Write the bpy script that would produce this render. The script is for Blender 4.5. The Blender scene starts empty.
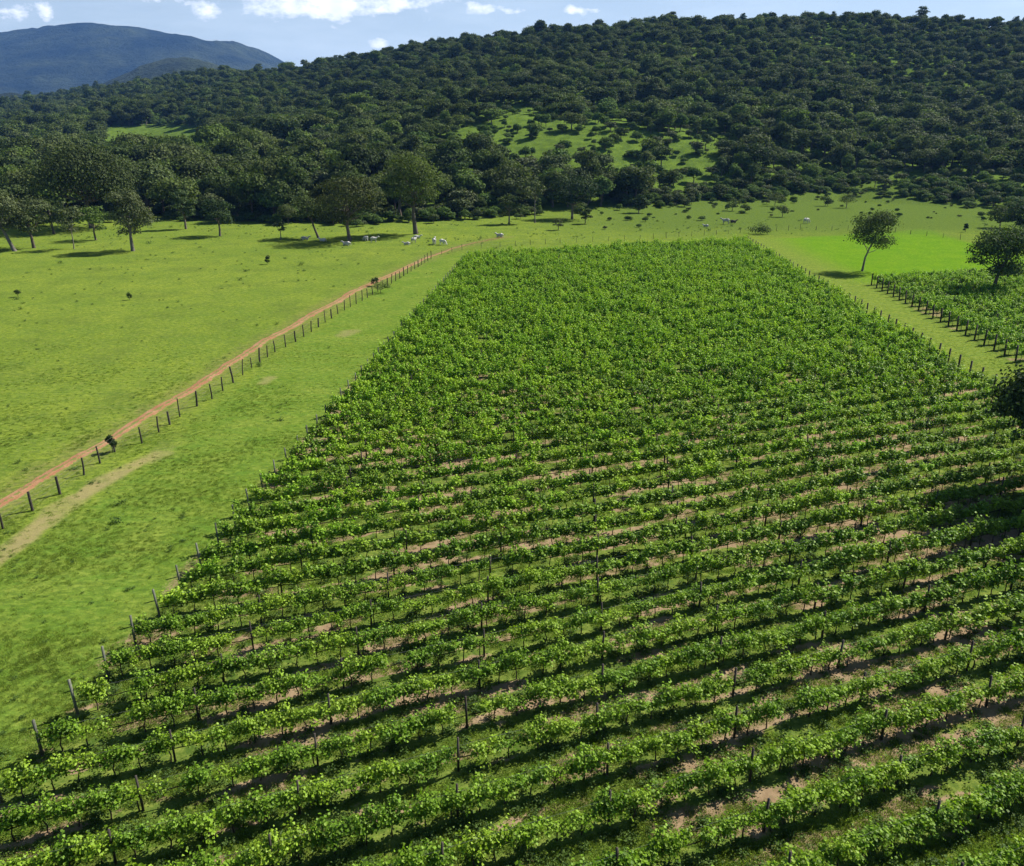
import bpy, math, random
import numpy as np
from mathutils import Vector

scene = bpy.context.scene
C = scene.collection
R = math.radians

# ------------------------------------------------------------------ camera, sky, sun, exposure
CAM_H, F_PX, PITCH = 25.0, 820.0, R(20.3)
cd = bpy.data.cameras.new("camera")
cam = bpy.data.objects.new("camera", cd)
C.objects.link(cam)
cam.location = (0, 0, CAM_H)
cam.rotation_euler = (R(90) - PITCH, 0, 0)
cd.sensor_width = 36.0
cd.lens = F_PX / 1024 * 36
cd.clip_start = 0.5
cd.clip_end = 40000
scene.camera = cam

SUN_EL = R(44)
SUN_XY = Vector((0.84, 0.54)).normalized()
to_sun = Vector((SUN_XY.x * math.cos(SUN_EL), SUN_XY.y * math.cos(SUN_EL), math.sin(SUN_EL)))
sl = bpy.data.lights.new("sun", 'SUN')
sl.energy = 5.0
sl.angle = R(0.5)
sl.color = (1.0, 0.955, 0.88)
sun = bpy.data.objects.new("sun", sl)
C.objects.link(sun)
sun.rotation_euler = to_sun.to_track_quat('Z', 'Y').to_euler()
sun.location = (0, 0, 60)

scene.view_settings.view_transform = 'Standard'
scene.view_settings.look = 'None'
scene.view_settings.gamma = 1
scene.view_settings.exposure = 0.85
scene.cycles.max_bounces = 5
scene.cycles.diffuse_bounces = 3
scene.cycles.glossy_bounces = 2
scene.cycles.transmission_bounces = 3
scene.cycles.transparent_max_bounces = 4
scene.cycles.volume_bounces = 0
scene.cycles.use_denoising = True
scene.cycles.denoiser = 'OPENIMAGEDENOISE'
scene.cycles.caustics_reflective = False
scene.cycles.caustics_refractive = False


class NT:
    """tiny helper for building node trees"""
    def __init__(s, tree):
        s.t = tree; s.t.nodes.clear()
    def n(s, kind, **kw):
        nd = s.t.nodes.new(kind)
        ins = kw.pop('ins', {})
        for k, v in kw.items():
            setattr(nd, k, v)
        for k, v in ins.items():
            sock = nd.inputs[k]
            if isinstance(v, bpy.types.NodeSocket):
                s.t.links.new(v, sock)
            else:
                sock.default_value = v
        return nd
    def link(s, a, b):
        s.t.links.new(a, b)
    def math(s, op, a, b=None, c=None, clamp=False):
        d = {0: a}
        if b is not None: d[1] = b
        if c is not None: d[2] = c
        return s.n('ShaderNodeMath', operation=op, use_clamp=clamp, ins=d).outputs[0]
    def mix(s, f, a, b, blend='MIX'):
        nd = s.n('ShaderNodeMix', data_type='RGBA', blend_type=blend)
        for i, v in ((0, f), (6, a), (7, b)):
            if isinstance(v, bpy.types.NodeSocket): s.t.links.new(v, nd.inputs[i])
            else:
                nd.inputs[i].default_value = (*v, 1) if isinstance(v, tuple) and len(v) == 3 else v
        return nd.outputs[2]
    def noise(s, vec, scale, detail=4, rough=0.55, dist=0.0):
        return s.n('ShaderNodeTexNoise', ins={'Vector': vec, 'Scale': scale, 'Detail': detail, 'Roughness': rough, 'Distortion': dist}).outputs[0]
    def ramp(s, fac, stops):
        nd = s.n('ShaderNodeValToRGB', ins={0: fac})
        e = nd.color_ramp.elements
        while len(e) < len(stops): e.new(0.5)
        for el, (p, c) in zip(e, stops):
            el.position = p
            el.color = (*c, 1) if isinstance(c, tuple) else (c, c, c, 1)
        return nd.outputs[0]


world = bpy.data.worlds.new("World")
scene.world = world
world.use_nodes = True
w = NT(world.node_tree)
sky = w.n('ShaderNodeTexSky', sky_type='NISHITA', sun_disc=False)
sky.sun_elevation = SUN_EL
sky.sun_rotation = math.atan2(SUN_XY.x, SUN_XY.y)
sky.altitude = 600
sky.air_density = 1.0
sky.dust_density = 0.6
sky.ozone_density = 1.6
tc = w.n('ShaderNodeTexCoord').outputs['Generated']
sep = w.n('ShaderNodeSeparateXYZ', ins={0: tc})
# clouds: patches in the sky described by azimuth (x/y) and elevation (z/y)
az = w.math('DIVIDE', sep.outputs[0], w.math('MAXIMUM', sep.outputs[1], 0.05))
el = w.math('DIVIDE', sep.outputs[2], w.math('MAXIMUM', sep.outputs[1], 0.05))
comb = w.n('ShaderNodeCombineXYZ', ins={0: az, 1: el, 2: 0.0}).outputs[0]
n1 = w.n('ShaderNodeTexNoise', ins={'Vector': w.n('ShaderNodeVectorMath', operation='MULTIPLY', ins={0: comb, 1: (1, 1.9, 1)}).outputs[0], 'Scale': 34.0, 'Detail': 8.0, 'Roughness': 0.62}).outputs[0]
def px_dir(px, py):
    yv = py - 433
    fw = F_PX * math.cos(PITCH) - yv * math.sin(PITCH)
    return (px - 512) / fw, -(F_PX * math.sin(PITCH) + yv * math.cos(PITCH)) / fw
cover = None
for (px, py, rx, ry, k) in [(330, 4, 100, 15, 1.15), (14, 12, 19, 10, 1.0), (46, 10, 12, 8, .75), (212, 10, 30, 10, .8), (380, 44, 10, 7, 1.05),
                            (490, 9, 28, 7, .9), (577, 10, 24, 6, .85), (430, 3, 60, 6, .75), (140, 0, 60, 5, .55), (-90, 20, 60, 14, 1.0),
                            (690, -30, 120, 16, .9), (980, -45, 150, 22, .9), (240, -60, 200, 24, 1.0), (-260, -30, 90, 20, 1.0), (1300, -10, 110, 16, 1.0)]:
    a0, e0 = px_dir(px, py)
    dx = w.math('DIVIDE', w.math('SUBTRACT', az, a0), rx / 874)
    dy = w.math('DIVIDE', w.math('SUBTRACT', el, e0), ry / 874)
    g = w.math('MULTIPLY', w.math('POWER', 2.718, w.math('MULTIPLY', w.math('ADD', w.math('MULTIPLY', dx, dx), w.math('MULTIPLY', dy, dy)), -1.0)), k)
    cover = g if cover is None else w.math('MAXIMUM', cover, g)
dens = w.math('MULTIPLY', w.math('SUBTRACT', w.math('ADD', w.math('MULTIPLY', cover, 0.62), w.math('MULTIPLY', n1, 1.5)), 1.06), 3.2, clamp=True)
wisp = w.n('ShaderNodeTexNoise', ins={'Vector': w.n('ShaderNodeVectorMath', operation='MULTIPLY', ins={0: comb, 1: (1, 5, 1)}).outputs[0], 'Scale': 6.0, 'Detail': 5.0, 'Roughness': 0.6}).outputs[0]
thin = w.math('MULTIPLY', w.math('SUBTRACT', wisp, 0.42), 2.2, clamp=True)
shade = w.n('ShaderNodeTexNoise', ins={'Vector': comb, 'Scale': 40.0, 'Detail': 4.0}).outputs[0]
cl_col = w.mix(shade, (9.0, 10.0, 12.5), (18.0, 18.0, 18.0))
low_ = w.math('SUBTRACT', 1.0, w.math('DIVIDE', el, 0.30), clamp=True)      # the air whitens towards the horizon
mild = w.mix(w.math('MULTIPLY', low_, w.math('ADD', w.math('MULTIPLY', thin, 0.35), 0.45)), sky.outputs[0], (12.5, 14.0, 15.2))
front = w.math('GREATER_THAN', sep.outputs[1], 0.06)
skyc = w.mix(w.math('MULTIPLY', dens, front), mild, cl_col)
bg = w.n('ShaderNodeBackground', ins={'Color': skyc, 'Strength': 0.055})
w.link(bg.outputs[0], w.n('ShaderNodeOutputWorld').inputs[0])

# ------------------------------------------------------------------ helpers
rng = np.random.default_rng(7)
random.seed(7)
CP, SP = math.cos(PITCH), math.sin(PITCH)

def G(px, py, z=0.0):
    """ground point seen at a photo pixel (for a flat level z)"""
    yv = py - 433
    t = (CAM_H - z) / (F_PX * SP + yv * CP)
    return (px - 512) * t, (F_PX * CP - yv * SP) * t

def P(x, y, z):
    zc = y * CP + (CAM_H - z) * SP
    return 512 + F_PX * x / zc, 433 + F_PX * ((CAM_H - z) * CP - y * SP) / zc

def _hash(ix, iy, seed):
    h = (ix.astype(np.int64) * 374761393 + iy.astype(np.int64) * 668265263 + seed * 974711) & 0xFFFFFFFF
    h = ((h ^ (h >> 13)) * 1274126177) & 0xFFFFFFFF
    return ((h ^ (h >> 16)) & 0xFFFF) / 65535.0

def vnoise(x, y, scale, seed=0, octv=3):
    x = np.asarray(x, float) / scale; y = np.asarray(y, float) / scale
    tot = 0; amp = 1.0; norm = 0
    for o in range(octv):
        ix = np.floor(x); iy = np.floor(y)
        fx = x - ix; fy = y - iy
        fx = fx * fx * (3 - 2 * fx); fy = fy * fy * (3 - 2 * fy)
        a = _hash(ix, iy, seed + o); b = _hash(ix + 1, iy, seed + o)
        c = _hash(ix, iy + 1, seed + o); d = _hash(ix + 1, iy + 1, seed + o)
        tot = tot + amp * ((a * (1 - fx) + b * fx) * (1 - fy) + (c * (1 - fx) + d * fx) * fy)
        norm += amp; amp *= 0.5; x = x * 2.03; y = y * 2.03
    return tot / norm

def smooth(e0, e1, x):
    t = np.clip((x - e0) / (e1 - e0), 0, 1)
    return t * t * (3 - 2 * t)

class Geo:
    """vertices and faces gathered as arrays"""
    def __init__(s):
        s.v = []; s.f = []; s.m = []; s.n = 0
    def add(s, v, f, mat=0):
        v = np.asarray(v, float); f = np.asarray(f, int)
        s.v.append(v); s.f.append((f + s.n)); s.m.append(np.full(len(f), mat)); s.n += len(v)
        return s
    def join(s, o, mat=0):
        off = s.n
        for v in o.v: s.v.append(v); s.n += len(v)
        for f, m in zip(o.f, o.m): s.f.append(f + off); s.m.append(np.full(len(f), mat))
        return s
    def mesh(s, name, mats, smooth_shade=False):
        me = bpy.data.meshes.new(name)
        v = np.concatenate(s.v)
        tot = sum(f.size for f in s.f)
        me.vertices.add(len(v)); me.vertices.foreach_set("co", v.ravel().astype(np.float32))
        me.loops.add(tot); me.loops.foreach_set("vertex_index", np.concatenate([f.ravel() for f in s.f]).astype(np.int32))
        counts = np.concatenate([np.full(len(f), f.shape[1]) for f in s.f])
        starts = np.concatenate([[0], np.cumsum(counts)[:-1]])
        me.polygons.add(len(counts)); me.polygons.foreach_set("loop_start", starts.astype(np.int32))
        me.polygons.foreach_set("material_index", np.concatenate(s.m).astype(np.int32))
        if smooth_shade: me.polygons.foreach_set("use_smooth", np.ones(len(counts), bool))
        for m in mats: me.materials.append(m)
        me.update(calc_edges=True)
        return me

def tube(geo, pts, rad, sides=6, mat=0, cap=True):
    pts = np.asarray(pts, float); n = len(pts)
    rad = np.broadcast_to(rad, (n,))
    vs = []
    for i in range(n):
        d = pts[min(i + 1, n - 1)] - pts[max(i - 1, 0)]
        d = d / (np.linalg.norm(d) + 1e-9)
        ref = np.array([1.0, 0, 0]) if abs(d[0]) < 0.8 else np.array([0, 1.0, 0])
        u = np.cross(d, ref); u /= np.linalg.norm(u); q = np.cross(d, u)
        a = np.arange(sides) * 2 * math.pi / sides
        vs.append(pts[i] + rad[i] * (np.cos(a)[:, None] * u + np.sin(a)[:, None] * q))
    f = []
    for i in range(n - 1):
        for k in range(sides):
            k2 = (k + 1) % sides
            f.append((i * sides + k, i * sides + k2, (i + 1) * sides + k2, (i + 1) * sides + k))
    V = np.concatenate(vs)
    geo.add(V, f, mat)
    if cap:
        geo.add(vs[-1], [tuple(range(sides))], mat)

def box(geo, cx, cy, z0, z1, wx, wy, mat=0, taper=1.0):
    v = []
    for z, k in ((z0, 1), (z1, taper)):
        for sx, sy in ((-1, -1), (1, -1), (1, 1), (-1, 1)):
            v.append((cx + sx * wx * k / 2, cy + sy * wy * k / 2, z))
    geo.add(v, [(0, 1, 5, 4), (1, 2, 6, 5), (2, 3, 7, 6), (3, 0, 4, 7), (4, 5, 6, 7), (3, 2, 1, 0)], mat)

def leaves(geo, pos, nrm, size, r, mat=0, fold=0.25, aspect=1.0):
    """one folded leaf (two faces) at each position"""
    n = len(pos)
    nrm = nrm / (np.linalg.norm(nrm, axis=1, keepdims=True) + 1e-9)
    t = r.normal(size=(n, 3)); t -= (t * nrm).sum(1, keepdims=True) * nrm
    t /= np.linalg.norm(t, axis=1, keepdims=True) + 1e-9
    b = np.cross(nrm, t)
    s = (size * r.uniform(0.65, 1.3, n))[:, None]
    w2 = s * 0.5 * aspect
    a = pos - t * s * 0.5; c = pos + t * s * 0.5
    l = pos - b * w2 + nrm * s * fold + t * s * 0.12
    q = pos + b * w2 + nrm * s * fold * r.uniform(-.3, 1, n)[:, None] + t * s * 0.12
    v = np.stack([a, q, c, l], 1).reshape(-1, 3)
    i = np.arange(n)[:, None] * 4
    f = np.concatenate([i + [[0, 1, 2]], i + [[0, 2, 3]]])
    geo.add(v, f, mat)

def mk(name, me, parent=None, loc=None, rz=0, **props):
    o = bpy.data.objects.new(name, me)
    C.objects.link(o)
    if parent: o.parent = parent
    if loc is not None: o.location = loc
    if rz: o.rotation_euler = (0, 0, rz)
    for k, v in props.items():
        if v is not None: o[k] = v
    return o

def thing(name, label, cat, loc=(0, 0, 0), rz=0, group=None):
    return mk(name, None, None, loc, rz, label=label, category=cat, group=group)

# ------------------------------------------------------------------ materials
def new_mat(name):
    m = bpy.data.materials.new(name); m.use_nodes = True
    return m, NT(m.node_tree)

def leaf_mat(name, cols, trans=0.35, rough=0.75, spec=0.12, big=None, tcol=(1.25, 1.35, 0.55), tip=None):
    """foliage: colour differs from plant to plant and from leaf to leaf"""
    m, t = new_mat(name)
    rnd = t.n('ShaderNodeObjectInfo').outputs['Random']
    c = t.ramp(rnd, [(i / (len(cols) - 1), col) for i, col in enumerate(cols)])
    geo = t.n('ShaderNodeNewGeometry')
    isl = geo.outputs['Random Per Island']
    c = t.mix(1.0, c, t.ramp(isl, [(0, 0.5), (1, 1.45)]), 'MULTIPLY')
    if tip:
        c = t.mix(t.ramp(isl, [(0.78, 0.0), (0.95, 1.0)]), c, tip)
    if big:
        nz = t.noise(geo.outputs['Position'], big, 3)
        c = t.mix(1.0, c, t.ramp(nz, [(0.3, 0.72), (0.7, 1.28)]), 'MULTIPLY')
    p = t.n('ShaderNodeBsdfPrincipled', ins={'Base Color': c, 'Roughness': rough, 'Specular IOR Level': spec})
    tr = t.n('ShaderNodeBsdfTranslucent', ins={'Color': t.mix(1.0, c, tcol, 'MULTIPLY')})
    mx = t.n('ShaderNodeMixShader', ins={0: trans, 1: p.outputs[0], 2: tr.outputs[0]})
    t.link(mx.outputs[0], t.n('ShaderNodeOutputMaterial').inputs[0])
    return m

def simple_mat(name, c1, c2, scale=6, rough=0.85, stretch=(1, 1, 1), spec=0.2, bump=0.3):
    m, t = new_mat(name)
    pos = t.n('ShaderNodeTexCoord').outputs['Object']
    pos = t.n('ShaderNodeVectorMath', operation='MULTIPLY', ins={0: pos, 1: stretch}).outputs[0]
    nz = t.noise(pos, scale, 5)
    c = t.mix(t.ramp(nz, [(0.3, 0.0), (0.7, 1.0)]), c1, c2)
    rnd = t.n('ShaderNodeObjectInfo').outputs['Random']
    c = t.mix(1.0, c, t.ramp(rnd, [(0, 0.75), (1, 1.25)]), 'MULTIPLY')
    bp = t.n('ShaderNodeBump', ins={'Strength': bump, 'Distance': 0.02, 'Height': nz})
    p = t.n('ShaderNodeBsdfPrincipled', ins={'Base Color': c, 'Roughness': rough, 'Specular IOR Level': spec, 'Normal': bp.outputs[0]})
    t.link(p.outputs[0], t.n('ShaderNodeOutputMaterial').inputs[0])
    return m

M_vine = leaf_mat('vine_leaf', [(0.115, 0.225, 0.012), (0.175, 0.30, 0.016), (0.245, 0.365, 0.022)], trans=0.30, rough=0.55, spec=0.22, tip=(0.26, 0.38, 0.05))
M_backlit = leaf_mat('backlit_vine_leaf', [(0.17, 0.33, 0.016), (0.23, 0.40, 0.020), (0.31, 0.46, 0.028)], trans=0.34, rough=0.6, spec=0.2, tip=(0.38, 0.52, 0.06))  # brighter vine leaf for far rows: backlight put into the colour, plus lighter young tips
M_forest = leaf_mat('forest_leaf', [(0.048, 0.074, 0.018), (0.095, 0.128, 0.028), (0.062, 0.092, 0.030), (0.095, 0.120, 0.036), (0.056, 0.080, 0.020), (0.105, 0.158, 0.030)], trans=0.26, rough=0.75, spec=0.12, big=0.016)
M_mid = leaf_mat('green_leaf', [(0.07, 0.12, 0.028), (0.10, 0.16, 0.035), (0.085, 0.125, 0.03)], trans=0.3, rough=0.8)
M_olive = leaf_mat('olive_leaf', [(0.055, 0.085, 0.022), (0.07, 0.095, 0.028), (0.062, 0.10, 0.026)], trans=0.25, rough=0.8)
M_dark = leaf_mat('dark_leaf', [(0.028, 0.05, 0.017), (0.038, 0.064, 0.02)], trans=0.2, rough=0.8)
M_lime = leaf_mat('young_leaf', [(0.10, 0.17, 0.03), (0.14, 0.22, 0.04)], trans=0.4, rough=0.6)
M_grey = leaf_mat('grey_leaf', [(0.075, 0.10, 0.035), (0.09, 0.11, 0.042)], trans=0.2, rough=0.7)
M_bark = simple_mat('bark', (0.06, 0.045, 0.032), (0.17, 0.14, 0.11), 5, stretch=(3, 3, .7))
M_bark_pale = simple_mat('pale_bark', (0.10, 0.085, 0.07), (0.26, 0.235, 0.20), 5, stretch=(2, 2, .7))
M_vinewood = simple_mat('vine_wood', (0.045, 0.03, 0.02), (0.11, 0.08, 0.055), 12)
M_post = simple_mat('weathered_post', (0.08, 0.085, 0.06), (0.20, 0.20, 0.155), 9, stretch=(4, 4, .6))
M_post_dark = simple_mat('dark_post', (0.028, 0.024, 0.02), (0.085, 0.07, 0.055), 9, stretch=(4, 4, .6))
M_wire = simple_mat('galvanised_wire', (0.10, 0.10, 0.10), (0.2, 0.2, 0.19), 3, rough=0.8)
M_hose = simple_mat('black_hose', (0.010, 0.009, 0.008), (0.02, 0.017, 0.014), 3, rough=0.9, spec=.05)

# ------------------------------------------------------------------ layout of the place
ROW_DIR = np.array([0.9356, 0.3530])
EDGE_DIR = np.array([0.0775, 0.9970])
ROW_STEP = 2.62
E0 = np.array([-20.0, 28.0])
ROWS = range(-9, 55)
ROW_LEN = 70.0
def row_start(i): return E0 + EDGE_DIR * ROW_STEP * i
def row_end(i):
    # right border of the main block
    e = i * ROW_STEP
    return 72.0 - 4.5 * e / 150.0
# oblique coordinates: e along the edge, s along the rows
_M = np.linalg.inv(np.stack([EDGE_DIR, ROW_DIR], 1))
def es(x, y):
    dx = np.asarray(x) - E0[0]; dy = np.asarray(y) - E0[1]
    return _M[0, 0] * dx + _M[0, 1] * dy, _M[1, 0] * dx + _M[1, 1] * dy

def sdline(x, y, pts):
    """distance to a polyline"""
    best = np.full(np.shape(x), 1e9)
    for (x0, y0), (x1, y1) in zip(pts[:-1], pts[1:]):
        vx, vy = x1 - x0, y1 - y0
        t = np.clip(((x - x0) * vx + (y - y0) * vy) / (vx * vx + vy * vy), 0, 1)
        best = np.minimum(best, np.hypot(x - x0 - t * vx, y - y0 - t * vy))
    return best

TRACK_PX = [(-60, 541), (0, 507), (40, 477), (80, 455), (130, 428), (180, 396), (202, 383), (240, 358), (262, 343), (300, 322), (340, 299), (380, 280), (410, 266), (430, 257), (452, 249), (478, 242), (505, 237)]
TRACK = [G(*p) for p in TRACK_PX]
OLDTRACK = [G(*p) for p in [(-60, 602), (-10, 562), (20, 543), (60, 508), (105, 480), (150, 458), (172, 444)]]
FENCE = [G(*p) for p in [(-30, 548), (60, 494), (84, 475), (115, 452), (142, 443), (159, 432), (180, 417), (197, 406), (212, 399), (252, 368), (275, 352), (296, 342), (338, 314), (378, 292), (431, 259)]]

# terrain: flat fields, then wooded hills
T_PX = np.array([-500, -100, 0, 100, 200, 290, 350, 440, 560, 680, 850, 1024, 1150, 1600])
T_RY = np.array([112, 110, 108, 94, 79, 73, 62, 49, 34, 26, 22, 30, 32, 60])
T_RD = np.array([1700, 1600, 1500, 1350, 1150, 980, 860, 780, 720, 690, 680, 680, 680, 700])
T_EY = np.array([222, 222, 224, 216, 218, 222, 222, 218, 212, 204, 196, 206, 208, 208])
T_AZ = (T_PX - 512) / 874.0
T_EDGE = np.array([G(0, e)[1] for e in T_EY])
T_RH = np.array([CAM_H + d * px_dir(0, ry)[1] for d, ry in zip(T_RD, T_RY)])
def terrain(x, y):
    x = np.asarray(x, float); y = np.asarray(y, float)
    yy = np.maximum(y, 1.0)
    a = x / yy
    d0 = np.interp(a, T_AZ, T_EDGE) * 0.93
    dr = np.interp(a, T_AZ, T_RD); hr = np.interp(a, T_AZ, T_RH)
    s = np.maximum((y - d0) / (dr - d0), 0)
    g = np.where(s < 1, np.minimum(s, 1) ** 1.28, 1 - 0.45 * smooth(1, 2.6, s))
    h = hr * g
    hump = np.sin(np.clip(s, 0, 1) * math.pi)
    h = h + (vnoise(x, y, 130, 3, 3) - 0.5) * 22 * hump + (vnoise(x, y, 45, 5, 2) - 0.5) * 5 * hump
    return np.where(y > 0, h, 0.0)

# --- ground mesh -------------------------------------------------------------
def axis(breaks):
    out = []
    for a, b, st in breaks:
        out.append(np.arange(a, b, st))
    out.append([breaks[-1][1]])
    return np.concatenate(out)
ys = axis([(-120, 10, 10), (10, 70, 0.3), (70, 160, 0.5), (160, 300, 1.0), (300, 900, 4.0), (900, 2300, 12)])
ts = np.linspace(-1, 1, 620)
Wd = np.maximum(115, 0.80 * ys + 30)
Xg = Wd[:, None] * ts[None, :]
Yg = np.repeat(ys[:, None], len(ts), 1)
Zg = terrain(Xg, Yg)
flat = 1 - smooth(230, 300, Yg)
Zg = Zg + (vnoise(Xg, Yg, 3.0, 11, 3) - 0.5) * 0.10 * flat * (Yg > 10)
Eg, Sg = es(Xg, Yg)
imax = max(ROWS) + 0.6
in_main = smooth(-1.6, -0.4, Sg) * smooth(0.8, -0.8, Sg - (72.0 - 4.5 * Eg / 150)) * smooth(ROW_STEP * imax + .6, ROW_STEP * imax - .6, Eg)
BX0, BX1 = 58.0, 61.4
RB_E0, RB_E1 = None, None
e_a, s_a = es(*G(1024, 366)); e_b, s_b = es(*G(871, 285))
RB0, RB1 = float(min(e_a, e_b)) - 3 * ROW_STEP, float(max(e_a, e_b))
RBS = (float(s_a) + float(s_b)) / 2
in_right = smooth(RBS - 1.2, RBS - .2, Sg) * smooth(RB1 + 1.3, RB1 + .3, Eg) * smooth(RB0 - 1, RB0, Eg)
row_ph = np.abs(((Eg / ROW_STEP + 0.5) % 1.0) - 0.5) * 2   # 0 on a row, 1 midway
n_s = vnoise(Xg, Yg, 2.2, 21, 4); n_l = vnoise(Xg, Yg, 11, 22, 3)
near_soil = smooth(120, 30, Yg)
n_st = vnoise(Eg * 2.6, Sg * .55, 2.0, 24, 4)
soil = in_main * smooth(130, 60, Yg) * smooth(0.49, 0.64, n_st * 0.72 + n_l * 0.28 + 0.08 * (row_ph - .5) + 0.035 * near_soil)
soil = soil * smooth(-9.6 * ROW_STEP, -8.8 * ROW_STEP, Eg)
soil = np.maximum(soil, in_right * smooth(0.5, 0.7, n_s) * 0.6)
soil = np.maximum(soil, smooth(2.2, 0.2, np.abs(Sg + 0.6)) * smooth(0.52, 0.66, vnoise(Xg, Yg, 2.5, 31, 3)) * (Eg > -30) * (Eg < 80) * 0.62)
ot = sdline(Xg, Yg, OLDTRACK)
old = smooth(1.7, 0.3, ot + (n_s - .5) * 1.8) * (.56 + .35 * smooth(.35, .6, n_s)) * smooth(74, 56, Yg)
for (pa, pb, rr) in [((270, 378), (262, 384), 1.1), ((345, 335), (350, 331), 1.5), ((150, 462), (163, 455), 1.3)]:
    old = np.maximum(old, smooth(rr * 1.6, 0.2, sdline(Xg, Yg, [G(*pa), G(*pb)]) + (n_s - .5) * 1.5) * .55)
tr = sdline(Xg, Yg, TRACK)
verge = smooth(3.4, 0.8, tr + (n_s - .5) * 2.0)
# the bright regrown field and the mown strip
Zc = Yg * CP + CAM_H * SP
PXg = 512 + F_PX * Xg / np.maximum(Zc, 1); PYg = 433 + F_PX * (CAM_H * CP - Yg * SP) / np.maximum(Zc, 1)
s_out = Sg - (72.0 - 4.5 * Eg / 150)
s_out = np.where(Yg > 0, s_out, -50)
far_edge = ROW_STEP * imax
bright = smooth(6, 17.0, s_out + (n_l - .5) * 3) * smooth(far_edge + 11, far_edge + 7, Eg + (n_l - .5) * 12) * smooth(RB1 + .5, RB1 + 2.5, Eg) * smooth(62, 56, s_out + (n_l - .5) * 6)
mown = smooth(0.3, 1.5, s_out) * smooth(19, 8, s_out + (n_l - .5) * 2.5) * smooth(far_edge + 9, far_edge + 5, Eg)
mown = mown * (1 - in_right)
lane = smooth(-14, -12.5, Sg + (n_l - .5) * 3) * smooth(0, -1.0, Sg) * smooth(far_edge + 12, far_edge + 4, Eg)
scrub = smooth(200, 235, Yg + (n_l - .5) * 10) * smooth(-5, 45, Xg)
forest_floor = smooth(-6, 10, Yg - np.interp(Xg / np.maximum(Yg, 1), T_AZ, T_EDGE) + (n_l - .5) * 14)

gv = np.stack([Xg, Yg, Zg], 2).reshape(-1, 3)
ny, nx = Xg.shape
ii = (np.arange(ny - 1)[:, None] * nx + np.arange(nx - 1)[None, :]).reshape(-1)
gf = np.stack([ii, ii + 1, ii + nx + 1, ii + nx], 1)

m_ground, t = new_mat('ground')
geo = t.n('ShaderNodeNewGeometry').outputs['Position']
def attr(nm): return t.n('ShaderNodeAttribute', attribute_name=nm).outputs['Fac']
fl = t.n('ShaderNodeVectorMath', operation='MULTIPLY', ins={0: geo, 1: (1, 1, 0)}).outputs[0]
nA = t.noise(fl, 0.045, 4, 0.6)
nB = t.noise(fl, 0.22, 5, 0.65)
nC = t.noise(fl, 1.4, 5, 0.7)
nD = t.noise(fl, 7.0, 4, 0.7)
clump = t.noise(t.n('ShaderNodeVectorMath', operation='MULTIPLY', ins={0: fl, 1: (0.6, 1.0, 1)}).outputs[0], 2.6, 6, 0.8)
streak = t.noise(t.n('ShaderNodeVectorMath', operation='MULTIPLY', ins={0: fl, 1: (0.35, 1.0, 1)}).outputs[0], 0.9, 4, 0.6)
g1 = t.mix(t.ramp(nA, [(0.35, 0.0), (0.65, 1.0)]), (0.14, 0.20, 0.022), (0.205, 0.255, 0.030))
g1 = t.mix(t.ramp(nB, [(0.42, 0.0), (0.72, 0.75)]), g1, (0.095, 0.165, 0.024))
g1 = t.mix(t.ramp(t.noise(fl, 0.11, 5, 0.7), [(0.5, 0.0), (0.66, 0.55)]), g1, (0.105, 0.135, 0.022))
g1 = t.mix(t.ramp(streak, [(0.5, 0.0), (0.72, 0.6)]), g1, (0.105, 0.175, 0.022))
g1 = t.mix(t.ramp(nC, [(0.3, 0.55), (0.5, 0.0)]), g1, (0.20, 0.22, 0.06))
lanec = t.mix(t.ramp(nB, [(0.35, 0.0), (0.65, 1.0)]), (0.112, 0.182, 0.020), (0.180, 0.235, 0.034))
lanec = t.mix(t.ramp(streak, [(0.45, 0.0), (0.7, 0.8)]), lanec, (0.10, 0.195, 0.022))
g2 = t.mix(attr('lane'), g1, lanec)
mownc = t.mix(t.ramp(streak, [(0.4, 0.0), (0.65, 1.0)]), (0.185, 0.235, 0.036), (0.135, 0.20, 0.028))
g2 = t.mix(attr('mown'), g2, mownc)
g2 = t.mix(attr('bright'), g2, t.mix(t.ramp(nB, [(0.35, 0.0), (0.7, 1.0)]), (0.092, 0.215, 0.007), (0.145, 0.26, 0.010)))
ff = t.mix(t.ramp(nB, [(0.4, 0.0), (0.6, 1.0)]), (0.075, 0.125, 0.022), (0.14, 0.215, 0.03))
g2 = t.mix(t.math('MULTIPLY', attr('scrub'), .9), g2, t.mix(t.ramp(nC, [(0.35, 0.0), (0.6, 1.0)]), (0.055, 0.085, 0.022), (0.11, 0.165, 0.026)))
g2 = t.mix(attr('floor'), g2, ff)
g2 = t.mix(t.math('MULTIPLY', attr('verge'), t.ramp(nC, [(0.35, .75), (0.65, .1)])), g2, (0.20, 0.165, 0.065))
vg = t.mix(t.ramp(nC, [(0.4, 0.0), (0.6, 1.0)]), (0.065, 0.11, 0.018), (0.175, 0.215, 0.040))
g2 = t.mix(attr('vineyard'), g2, vg)
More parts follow.
